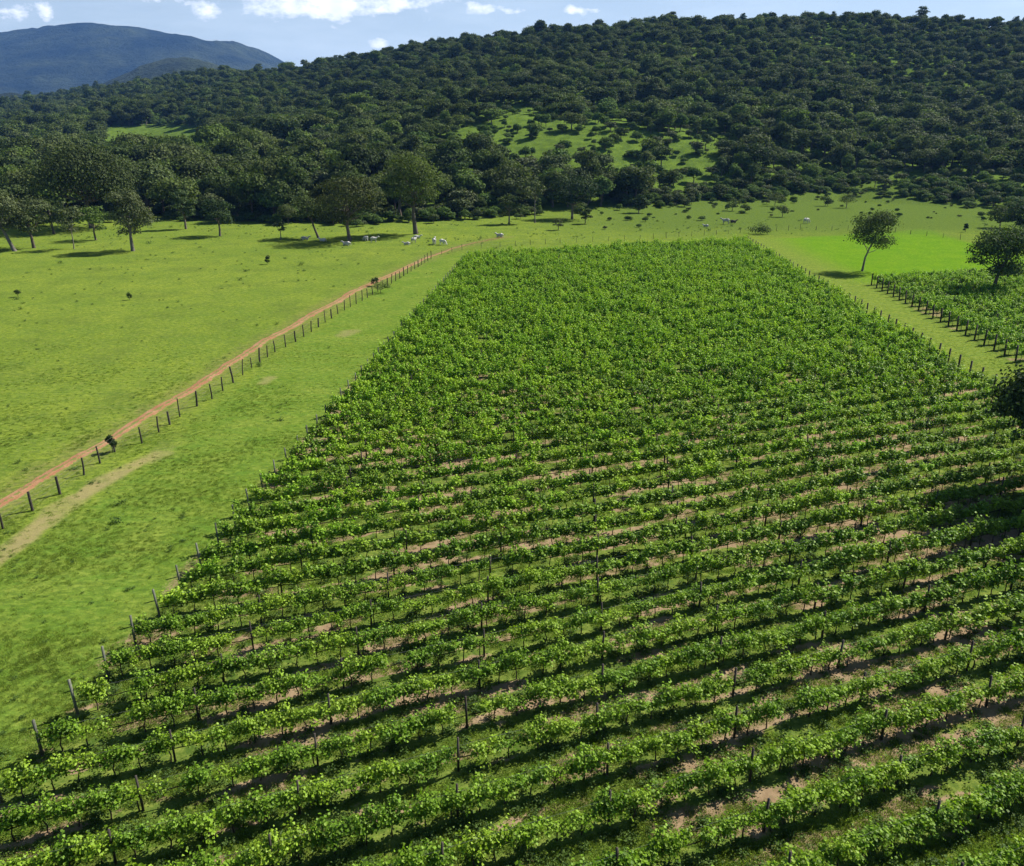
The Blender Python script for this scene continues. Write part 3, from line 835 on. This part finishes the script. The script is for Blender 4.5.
for f in F_all[:N_IND]:
    x, y, z, k, s_, px, py = f
    se = [q[1] for q in SECT if px >= q[0] or q[0] == 0][-1]
    depth = 'forest edge' if y < np.interp((px - 512) / 874, T_AZ, T_EDGE) + 14 else 'just inside the forest'
    root = thing('forest_tree', '%s, %s, %s' % (KLAB[k], depth, se), 'tree', (x, y, z), rng.uniform(0, 6.28), 'trees along the forest edge')
    root.scale = (s_ * rng.uniform(.85, 1.25), s_ * rng.uniform(.85, 1.25), s_ * rng.uniform(.85, 1.1))
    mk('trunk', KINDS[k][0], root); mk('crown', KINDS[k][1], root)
pts = [(f[0], f[1], f[2] - .3) for f in F_all[N_IND:]]
rot = [(rng.uniform(-.14, .14), rng.uniform(-.14, .14), rng.uniform(0, 6.28)) for _ in pts]
scl = [(f[4] * rng.uniform(.8, 1.4), f[4] * rng.uniform(.8, 1.4), f[4] * rng.uniform(.7, 1.1)) for f in F_all[N_IND:]]
scatter('forest', lite_protos, pts, rot, scl, [f[3] for f in F_all[N_IND:]], kind='stuff', label='dark green forest covering the hill behind the fields')
print('forest', len(F_all), 'vines', len(cand), len(right))

# individual pasture trees: base pixel, height px, crown width px, ...
def place_tree(bx, by, hpx, wpx, name, label, mat, bark, nleaf=4500, leaf=.3, trunk=.28, xy=None, cat='tree', group=None, **kw):
    if xy is None: x, y = G(bx, by)
    else: x, y = xy
    zc = y * CP + CAM_H * SP
    m = zc / F_PX
    h = hpx * m * 1.03 if hpx else kw.pop('h'); cw = wpx * m if wpx else kw.pop('cw')
    w_, l_ = tree_geo(int(abs(bx) * 7 + by), h, cw, h * trunk, nleaf, leaf, **kw)
    root = thing(name, label, cat, (x, y, float(terrain(x, y))), 0, group)
    mk('trunk', w_.mesh('trunk', [bark]), root); mk('crown', l_.mesh('crown', [mat]), root)
    return root
place_tree(862, 271, 59, 50, 'pasture_tree', 'lone open tree with forked trunk on the bright green strip above the vineyard', M_olive, M_bark_pale, 6500, .25, .17, lean=.10, lobes=16, flat_=.85, tr=.2)
place_tree(992, 294, 70, 58, 'pasture_tree', 'round dense olive tree standing in the right vineyard block', M_olive, M_bark, 10000, .28, .10, lobes=20, flat_=.95, lean=.04)
place_tree(1046, 0, 0, 0, 'pasture_tree', 'very dark tree cut by the right edge, shading the vines', M_dark, M_bark, 32000, .28, .22, xy=(40.4, 53.4), h=10.8, cw=11.6, lobes=24, flat_=.95)
place_tree(1022, 236, 34, 36, 'pasture_tree', 'small black-green tree at the right edge above the olive tree', M_dark, M_bark, 3500, .4, .12, lobes=16)
place_tree(1000, 228, 22, 30, 'shrub', 'grey-green bushy shrub just left of the black-green tree at right', M_forest, M_bark, 2000, .4, .1, lobes=12, cat='shrub')
place_tree(15, 251, 62, 56, 'pasture_tree', 'pale-trunked leaning tree at the far left edge of the pasture', M_grey, M_bark_pale, 4200, .38, .17, lean=-.16, lobes=15, flat_=.7, sparse=1)
place_tree(34, 248, 52, 50, 'pasture_tree', 'loose grey-green tree, second from the left edge of the pasture', M_grey, M_bark, 4200, .38, .17, lean=-.05, lobes=15, flat_=.7, sparse=1)
place_tree(54, 234, 38, 34, 'pasture_tree', 'small tree behind the two leftmost pasture trees', M_olive, M_bark, 1600, .45, .17, lobes=12, sparse=1)
place_tree(74, 249, 46, 30, 'pasture_tree', 'thin sparse tree with slender trunk, left of the pale forked tree', M_grey, M_bark_pale, 900, .4, .17, lobes=11, flat_=.5, sparse=1, tr=.12)
place_tree(96, 240, 34, 34, 'pasture_tree', 'small yellow-green tree behind the sparse slender tree', M_mid, M_bark, 1100, .42, .15, lobes=10, sparse=1)
place_tree(133, 251, 60, 46, 'pasture_tree', 'round grey-green tree with pale forked trunk casting a long shadow, left pasture', M_grey, M_bark_pale, 6500, .33, .06, lobes=16, flat_=.8)
place_tree(92, 228, 78, 94, 'pasture_tree', 'huge domed dark tree rising behind the left pasture trees', leaf_mat('dome_leaf', [(0.042, 0.06, 0.015), (0.05, 0.068, 0.018)], trans=.2), M_bark, 11000, .55, .2, lobes=44, flat_=.6)
place_tree(186, 229, 38, 24, 'pasture_tree', 'narrow dark tree at the forest edge left of the small round tree', M_forest, M_bark, 1900, .42, .2, lobes=10)
place_tree(220, 236, 37, 34, 'pasture_tree', 'small round dark tree alone in the left pasture', M_dark, M_bark, 2300, .4, .12, lobes=12, flat_=.6)
place_tree(281, 240, 18, 14, 'pasture_tree', 'tiny spindly tree beside the leaning tree in the left pasture', M_grey, M_bark_pale, 500, .35, .4, lobes=6, sparse=1)
place_tree(319, 238, 40, 40, 'pasture_tree', 'leaning tree shading two resting white cows', M_olive, M_bark, 2600, .4, .35, lean=-.18, lobes=14, flat_=.5)
place_tree(350, 241, 63, 72, 'pasture_tree', 'broad brownish-green umbrella tree beside the leaning tree', leaf_mat('brown_leaf', [(0.052, 0.066, 0.02), (0.062, 0.074, 0.02)], trans=.22), M_bark, 6500, .42, .17, lobes=30, flat_=.45)
place_tree(416, 234, 78, 56, 'pasture_tree', 'tall dark tree with thick trunk behind the white cows', M_forest, M_bark, 8000, .42, .22, lobes=20, flat_=.8, tr=.55)
place_tree(572, 219, 41, 50, 'pasture_tree', 'round black-green tree casting a shadow beyond the top of the vineyard', M_dark, M_bark, 4500, .48, .22, lobes=22, flat_=.6)
place_tree(585, 224, 17, 13, 'shrub', 'small round shrub just right of the black-green tree', M_forest, M_bark, 900, .4, .06, lobes=7, cat='shrub')
place_tree(535, 223, 44, 20, 'pasture_tree', 'tall slender tree with bare trunk left of the black-green tree', M_grey, M_bark_pale, 700, .45, .5, lobes=9, sparse=1, tr=.16)
place_tree(509, 224, 30, 24, 'pasture_tree', 'small light green tree at the forest edge above the track end', M_olive, M_bark, 1200, .45, .12, lobes=10, sparse=1)
place_tree(639, 213, 18, 19, 'shrub', 'dark triangular shrub alone right of the round black-green tree', M_dark, M_bark, 1300, .45, .04, lobes=9, cat='shrub')
place_tree(558, 230, 14, 12, 'shrub', 'small loose shrub below the round black-green tree', M_grey, M_bark, 400, .35, .1, lobes=6, cat='shrub', sparse=1)
for (bx, by, hp, wp, lab, mt) in [(775, 206, 13, 20, 'grey twiggy shrub at the hill foot, above the white calf', M_grey), (732, 211, 13, 16, 'dark shrub at the hill foot above the grazing cow', M_forest),
                                  (782, 217, 12, 14, 'flat grey shrub between the two cows at right', M_grey), (846, 208, 15, 20, 'low dark shrub at the hill foot above the lone tree', M_forest),
                                  (825, 206, 10, 14, 'olive shrub left of the low dark shrub at the hill foot', M_olive), (745, 213, 9, 12, 'pale shrub beside the dark hill-foot shrub', M_olive),
                                  (113, 452, 18, 11, 'dark leafy bush grown around a fence post by the red track', M_dark), (381, 293, 11, 20, 'dark green bush at the fence beside the red track', M_forest),
                                  (375, 286, 9, 9, 'dark small bush at a fence post up the red track', M_dark), (760, 234, 6, 26, 'low spreading dark shrub at the far corner of the vineyard', M_forest),
                                  (18, 297, 9, 6, 'small dark weed bush in the left pasture', M_forest), (130, 300, 9, 5, 'small dark thistle bush in the middle left pasture', M_forest),
                                  (268, 264, 9, 5, 'small upright weed bush below the spindly tree', M_forest), (1000, 240, 9, 6, 'tiny dark bush above the round olive tree', M_dark), (965, 232, 8, 5, 'tiny upright dark bush above the bright green field', M_dark)]:
    place_tree(bx, by, hp, wp, 'shrub', lab, mt, M_bark, 700, .12 if by > 280 else .28, .03, lobes=6, flat_=1.0, cat='shrub')

# ------------------------------------------------------------------ fences
def fence(name, label, line, spacing, hgt, mat, wires=3, group=None, wire=True, thick=.14):
    root = thing(name, label, 'fence', (line[0][0], line[0][1], 0))
    L_ = [np.array(q) - np.array(line[0]) for q in line]
    spots = []
    carry = 0.0
    for a, b in zip(L_[:-1], L_[1:]):
        n = max(1, round(np.linalg.norm(b - a) / spacing))
        for k in range(n): spots.append(a + (b - a) * k / n)
    spots.append(L_[-1])
    mesh = []
    for k in range(3):
        g_ = Geo(); tube(g_, [(0, 0, -.2), (.02 * k, .01, hgt * .5), (0, .02 * k, hgt * (1 + .06 * k))], [thick * .55, thick * .5, thick * .45], 7)
        mesh.append(g_.mesh('fence_post', [mat]))
    for q in spots[:100]:
        z = float(terrain(q[0] + line[0][0], q[1] + line[0][1]))
        o = mk('post', mesh[rng.integers(0, 3)], root, (q[0], q[1], z + rng.uniform(-.12, .08)), rng.uniform(0, 6))
        th_ = rng.choice([.8, 1, 1, 1.35]); o.scale = (th_, th_, rng.uniform(.82, 1.12))
        o.rotation_euler[0] = rng.uniform(-.06, .06); o.rotation_euler[1] = rng.uniform(-.06, .06)
    if wire:
        for z in np.linspace(.35, hgt * .92, wires):
            g_ = Geo(); tube(g_, [(q[0], q[1], float(terrain(q[0] + line[0][0], q[1] + line[0][1])) + z) for q in spots], .006, 3)
            mk('wire', g_.mesh('wire', [M_wire]), root)
fence('wire_fence', 'wire fence of weathered dark wooden posts along the red dirt track', FENCE, 2.6, 1.45, M_post_dark, 4)
FAR = [G(*p) for p in [(431, 257), (462, 250), (500, 247), (560, 243), (640, 240), (740, 233), (800, 230), (880, 231), (960, 240), (1040, 248)]]
fence('wire_fence', 'thin low post fence crossing the pasture beyond the top of the vineyard', FAR, 4.0, 1.2, M_post_dark, 3, thick=.1)

# ------------------------------------------------------------------ cattle
M_cow = simple_mat('white_hide', (0.42, 0.40, 0.35), (0.62, 0.60, 0.55), 2, rough=.8, bump=0)
M_cow_dark = simple_mat('dark_hide', (0.04, 0.03, 0.025), (0.09, 0.07, 0.05), 2, rough=.8, bump=0)
def cow_mesh(pose, mat):
    me = bpy.data.meshes.new('cow')
    low = .62 if pose == 'lying' else 0
    V = {'rump': ((-.78, 0, 1.22), .27), 'hip': ((-.5, 0, 1.18), .34), 'belly': ((0, 0, 1.06), .40), 'chest': ((.48, 0, 1.10), .36), 'hump': ((.5, 0, 1.36), .22),
         'neck': ((.82, 0, 1.25), .20)}
    if pose == 'grazing': V.update({'neck2': ((1.12, 0, .78), .15), 'poll': ((1.28, 0, .42), .14), 'muzzle': ((1.38, 0, .12), .085)})
    else: V.update({'neck2': ((1.06, 0, 1.45), .16), 'poll': ((1.24, 0, 1.60), .14), 'muzzle': ((1.60, 0, 1.40), .085)})
    E = [('rump', 'hip'), ('hip', 'belly'), ('belly', 'chest'), ('chest', 'hump'), ('chest', 'neck'), ('neck', 'neck2'), ('neck2', 'poll'), ('poll', 'muzzle')]
    for sg, nm in ((-1, 'a'), (1, 'b')):
        V['ear' + nm] = ((V['poll'][0][0] - .05, sg * .26, V['poll'][0][2] + .0), .04); E.append(('poll', 'ear' + nm))
        if pose == 'lying':
            V['fk' + nm] = ((.75, sg * .30, .80), .09); V['ff' + nm] = ((.45, sg * .34, .70), .06)
            V['hk' + nm] = ((-.25, sg * .42, .84), .12); V['hf' + nm] = ((-.65, sg * .45, .70), .06)
            E += [('chest', 'fk' + nm), ('fk' + nm, 'ff' + nm), ('hip', 'hk' + nm), ('hk' + nm, 'hf' + nm)]
        else:
            o = .08 * sg
            V['fe' + nm] = ((.50 + o, sg * .20, .80), .13); V['fk' + nm] = ((.52 + o, sg * .20, .46), .07); V['ff' + nm] = ((.50 + o * 1.5, sg * .20, .04), .065)
            V['hk' + nm] = ((-.50 - o, sg * .22, .82), .15); V['hh' + nm] = ((-.74 - o, sg * .21, .50), .07); V['hf' + nm] = ((-.68 - o, sg * .21, .04), .065)
            E += [('chest', 'fe' + nm), ('fe' + nm, 'fk' + nm), ('fk' + nm, 'ff' + nm), ('hip', 'hk' + nm), ('hk' + nm, 'hh' + nm), ('hh' + nm, 'hf' + nm)]
    V['tail'] = ((-1.0, 0, 1.2), .035); V['tailend'] = ((-1.04, .03, .62), .045)
    E += [('rump', 'tail'), ('tail', 'tailend')]
    keys = list(V)
    me.from_pydata([(V[k][0][0], V[k][0][1], V[k][0][2] - low) for k in keys], [(keys.index(a), keys.index(b)) for a, b in E], [])
    ob = bpy.data.objects.new('cow_build', me); C.objects.link(ob)
    md = ob.modifiers.new('skin', 'SKIN'); ob.modifiers.new('sub', 'SUBSURF').levels = 1
    me.skin_vertices[0].data[0].use_root = False
    for i, k in enumerate(keys):
        r_ = V[k][1]; me.skin_vertices[0].data[i].radius = (r_, r_)
    me.skin_vertices[0].data[keys.index('belly')].use_root = True
    dg = bpy.context.evaluated_depsgraph_get(); dg.update()
    out = bpy.data.meshes.new_from_object(ob.evaluated_get(dg))
    out.materials.clear(); out.materials.append(mat)
    for pl in out.polygons: pl.use_smooth = True
    bpy.data.objects.remove(ob)
    out.name = 'cow'
    return out
COW = {(p_, 0): cow_mesh(p_, M_cow) for p_ in ('standing', 'grazing', 'lying')}
COW[('lying', 1)] = cow_mesh('lying', M_cow_dark); COW[('standing', 1)] = cow_mesh('standing', M_cow_dark)
for (px, py, pose, dk, rz, sc_, lab) in [
        (347, 245.5, 'lying', 0, 2.9, 1.15, 'white cow lying right below the broad brownish tree'),
        (366, 241, 'grazing', 0, 2.5, .9, 'white cow grazing behind its neighbour in shade of the brownish tree'),
        (374, 242.5, 'standing', 0, .3, 1, 'white cow standing just right of the brownish tree'),
        (407, 245, 'lying', 0, 3.3, .9, 'small white cow lying left of the tall dark tree trunk'),
        (414, 243, 'standing', 0, .9, 1.0, 'white cow standing below the tall dark tree'),
        (417, 238.5, 'lying', 0, .2, 1.0, 'white cow lying close to the trunk of the tall dark tree'),
        (434.5, 244.5, 'standing', 0, 1.5, 1.15, 'white cow standing with its tail end towards the camera, near the track end'),
        (442.5, 245, 'grazing', 0, -.5, 1.0, 'white cow grazing right of the one seen from behind'),
        (500, 237, 'lying', 0, 2.7, 1.15, 'white cow resting alone where the red track ends'),
        (305, 240, 'lying', 0, .1, 1.1, 'white cow resting left of the leaning tree trunk'),
        (323, 241.5, 'lying', 0, 2.9, 1.0, 'white cow resting right of the leaning tree trunk'),
        (725.5, 224.5, 'standing', 0, 2.9, 1.25, 'white cow standing beyond the far edge of the vineyard'),
        (733, 223, 'lying', 1, .1, 1.1, 'dark cow resting beside the white cow beyond the vineyard'),
        (706, 227, 'lying', 0, 2.6, .9, 'pale calf lying left of the white and dark cows'),
        (806, 223.5, 'grazing', 0, .5, 1.2, 'white cow grazing alone above the mown strip')]:
    x, y = G(px, py)
    o = mk('cow', COW[(pose, dk)], None, (x, y, float(terrain(x, y))), rz, label=lab, category='cow', group='cattle in the pasture')
    o.scale = (sc_ * .88,) * 3

# ------------------------------------------------------------------ grass and weeds
def tuft(seed, n, hgt, spread, wid):
    r = np.random.default_rng(seed); g_ = Geo()
    a = r.uniform(0, 6.28, n); rad = spread * np.sqrt(r.random(n))
    b = np.column_stack([np.cos(a) * rad, np.sin(a) * rad, np.full(n, -.02)])
    th = r.uniform(0, 6.28, n); out = np.column_stack([np.cos(th), np.sin(th), np.zeros(n)])
    h = hgt * r.uniform(.5, 1.2, n)[:, None]
    side = np.column_stack([-np.sin(th), np.cos(th), np.zeros(n)]) * wid
    tip = b + out * h * r.uniform(.3, .9, n)[:, None] + np.array([0, 0, 1]) * h
    mid = b + out * h * .25 + np.array([0, 0, 1]) * h * .6
    v = np.stack([b - side, b + side, mid + side * .8, tip, mid - side * .8], 1).reshape(-1, 3)
    g_.add(v, np.arange(n)[:, None] * 5 + np.array([[0, 1, 2, 3, 4]]))
    return g_
M_grass = leaf_mat('grass_blade', [(0.125, 0.20, 0.026), (0.165, 0.245, 0.030), (0.22, 0.28, 0.045)], trans=.35, rough=.7, spec=.15, big=.25)
M_weed = leaf_mat('weed_leaf', [(0.06, 0.11, 0.022), (0.10, 0.16, 0.03)], trans=.3, rough=.6)
gp = [proto('grass', k, tuft(500 + k, [46, 34, 60][k], [.13, .2, .09][k], [.4, .3, .5][k], .014).mesh('grass_tuft', [M_grass])) for k in range(3)]
pts, rot, scl, idx = [], [], [], []
N = 300000
# more tufts where the picture is near; sample in distance
yy = 18 + 120 * rng.random(N) ** 1.7
xx = rng.uniform(-1, 1, N) * (0.72 * yy + 8)
e_, s_ = es(xx, yy)
inm = (s_ > -.6) & (s_ < 71)
ph = np.abs(((e_ / ROW_STEP + .5) % 1) - .5) * 2
nz = vnoise(xx, yy, 2.2, 21, 4) * .65 + vnoise(xx, yy, 11, 22, 3) * .35
patch = vnoise(xx, yy, 5, 81, 3)
keep = np.where(inm, (nz < .56) & (rng.random(N) < .6) & (ph > .25), rng.random(N) < smooth(.35, .65, patch) * .5 + .12)
keep &= sdline(xx, yy, TRACK) > 1.2
keep &= ~((sdline(xx, yy, OLDTRACK) < 1.2) & (rng.random(N) < .8))
xx, yy, inm, patch = xx[keep], yy[keep], inm[keep], patch[keep]
zz = (vnoise(xx, yy, 3.0, 11, 3) - 0.5) * 0.10
n = len(xx)
sc_ = rng.uniform(.3, .75, n) * np.where(inm, .75, .35 + .45 * patch) * smooth(138, 70, yy)
scatter('grass', gp, np.column_stack([xx, yy, zz]), np.column_stack([np.zeros(n), np.zeros(n), rng.uniform(0, 6.28, n)]),
        np.column_stack([sc_ * 1.3, sc_ * 1.3, sc_]), rng.integers(0, 3, n), kind='stuff', label='short green grass growing across the fields and between the vine rows')
# broad leaved weeds
wp = []
for k in range(3):
    r = np.random.default_rng(600 + k); g_ = Geo()
    q = r.normal(size=(70, 3)) * [.22, .22, .12] + [0, 0, .22]; q[:, 2] = np.abs(q[:, 2])
    leaves(g_, q, r.normal(size=(70, 3)) * .5 + [0, 0, .8], .13, r); wp.append(proto('weeds', k, g_.mesh('weed_clump', [M_weed])))
N = 16000
yy = 20 + 230 * rng.random(N) ** 1.3; xx = rng.uniform(-1, 1, N) * (0.66 * yy + 8)
e_, s_ = es(xx, yy)
inm = (s_ > -.4) & (s_ < 71) & (e_ < far_edge)
keep = np.where(inm, (yy < 75) & (rng.random(N) < .75), (rng.random(N) < np.where(xx < 0, .16, .10) + .35 * smooth(190, 230, yy)))
keep &= inm | (vnoise(xx, yy, 14, 95, 3) > .5) | (rng.random(N) < .15)
keep &= ~((s_ > 70) & (e_ < far_edge + 8)) & (sdline(xx, yy, TRACK) > 1.5)
xx, yy, inm = xx[keep], yy[keep], inm[keep]; n = len(xx)
sc_ = np.where(inm, rng.uniform(.4, .8, n), rng.uniform(.15, .45, n) * np.where(rng.random(n) < .15, 2.0, 1) * (1 + .003 * yy))
scatter('weeds', wp, np.column_stack([xx, yy, np.zeros(n)]), np.column_stack([np.zeros(n), np.zeros(n), rng.uniform(0, 6.28, n)]),
        np.column_stack([sc_, sc_, sc_ * rng.uniform(.6, 1.2, n)]), rng.integers(0, 3, n), kind='stuff', label='low broad-leaved weeds dotted over the grass')

# ------------------------------------------------------------------ haze
HAZE = True
if HAZE:
    g_ = Geo()
    box(g_, 0, 0, 0, 1, 1, 1)
    v = np.concatenate(g_.v); zmax = float(max(hm.max(), Zg.max())) + 40
    v = (v - [0, 0, .5]) * [18000, 12500, zmax + 3] + [0, 3800, (zmax + 3) / 2 - 1.5]
    v[:, 2] = np.where(v[:, 2] < 0, min(float(hm.min()), float(Zg.min()), 0) - 1.0, v[:, 2])
    m_h, t = new_mat('haze')
    vol = t.n('ShaderNodeVolumePrincipled', ins={'Color': (0.17, 0.41, 1.0, 1), 'Density': 0.00006, 'Anisotropy': 0.1})
    t.link(vol.outputs[0], t.n('ShaderNodeOutputMaterial').inputs['Volume'])
    mk('haze', Geo().add(v, g_.f[0]).mesh('haze', [m_h]), kind='stuff', label='thin blue haze over the far hills')
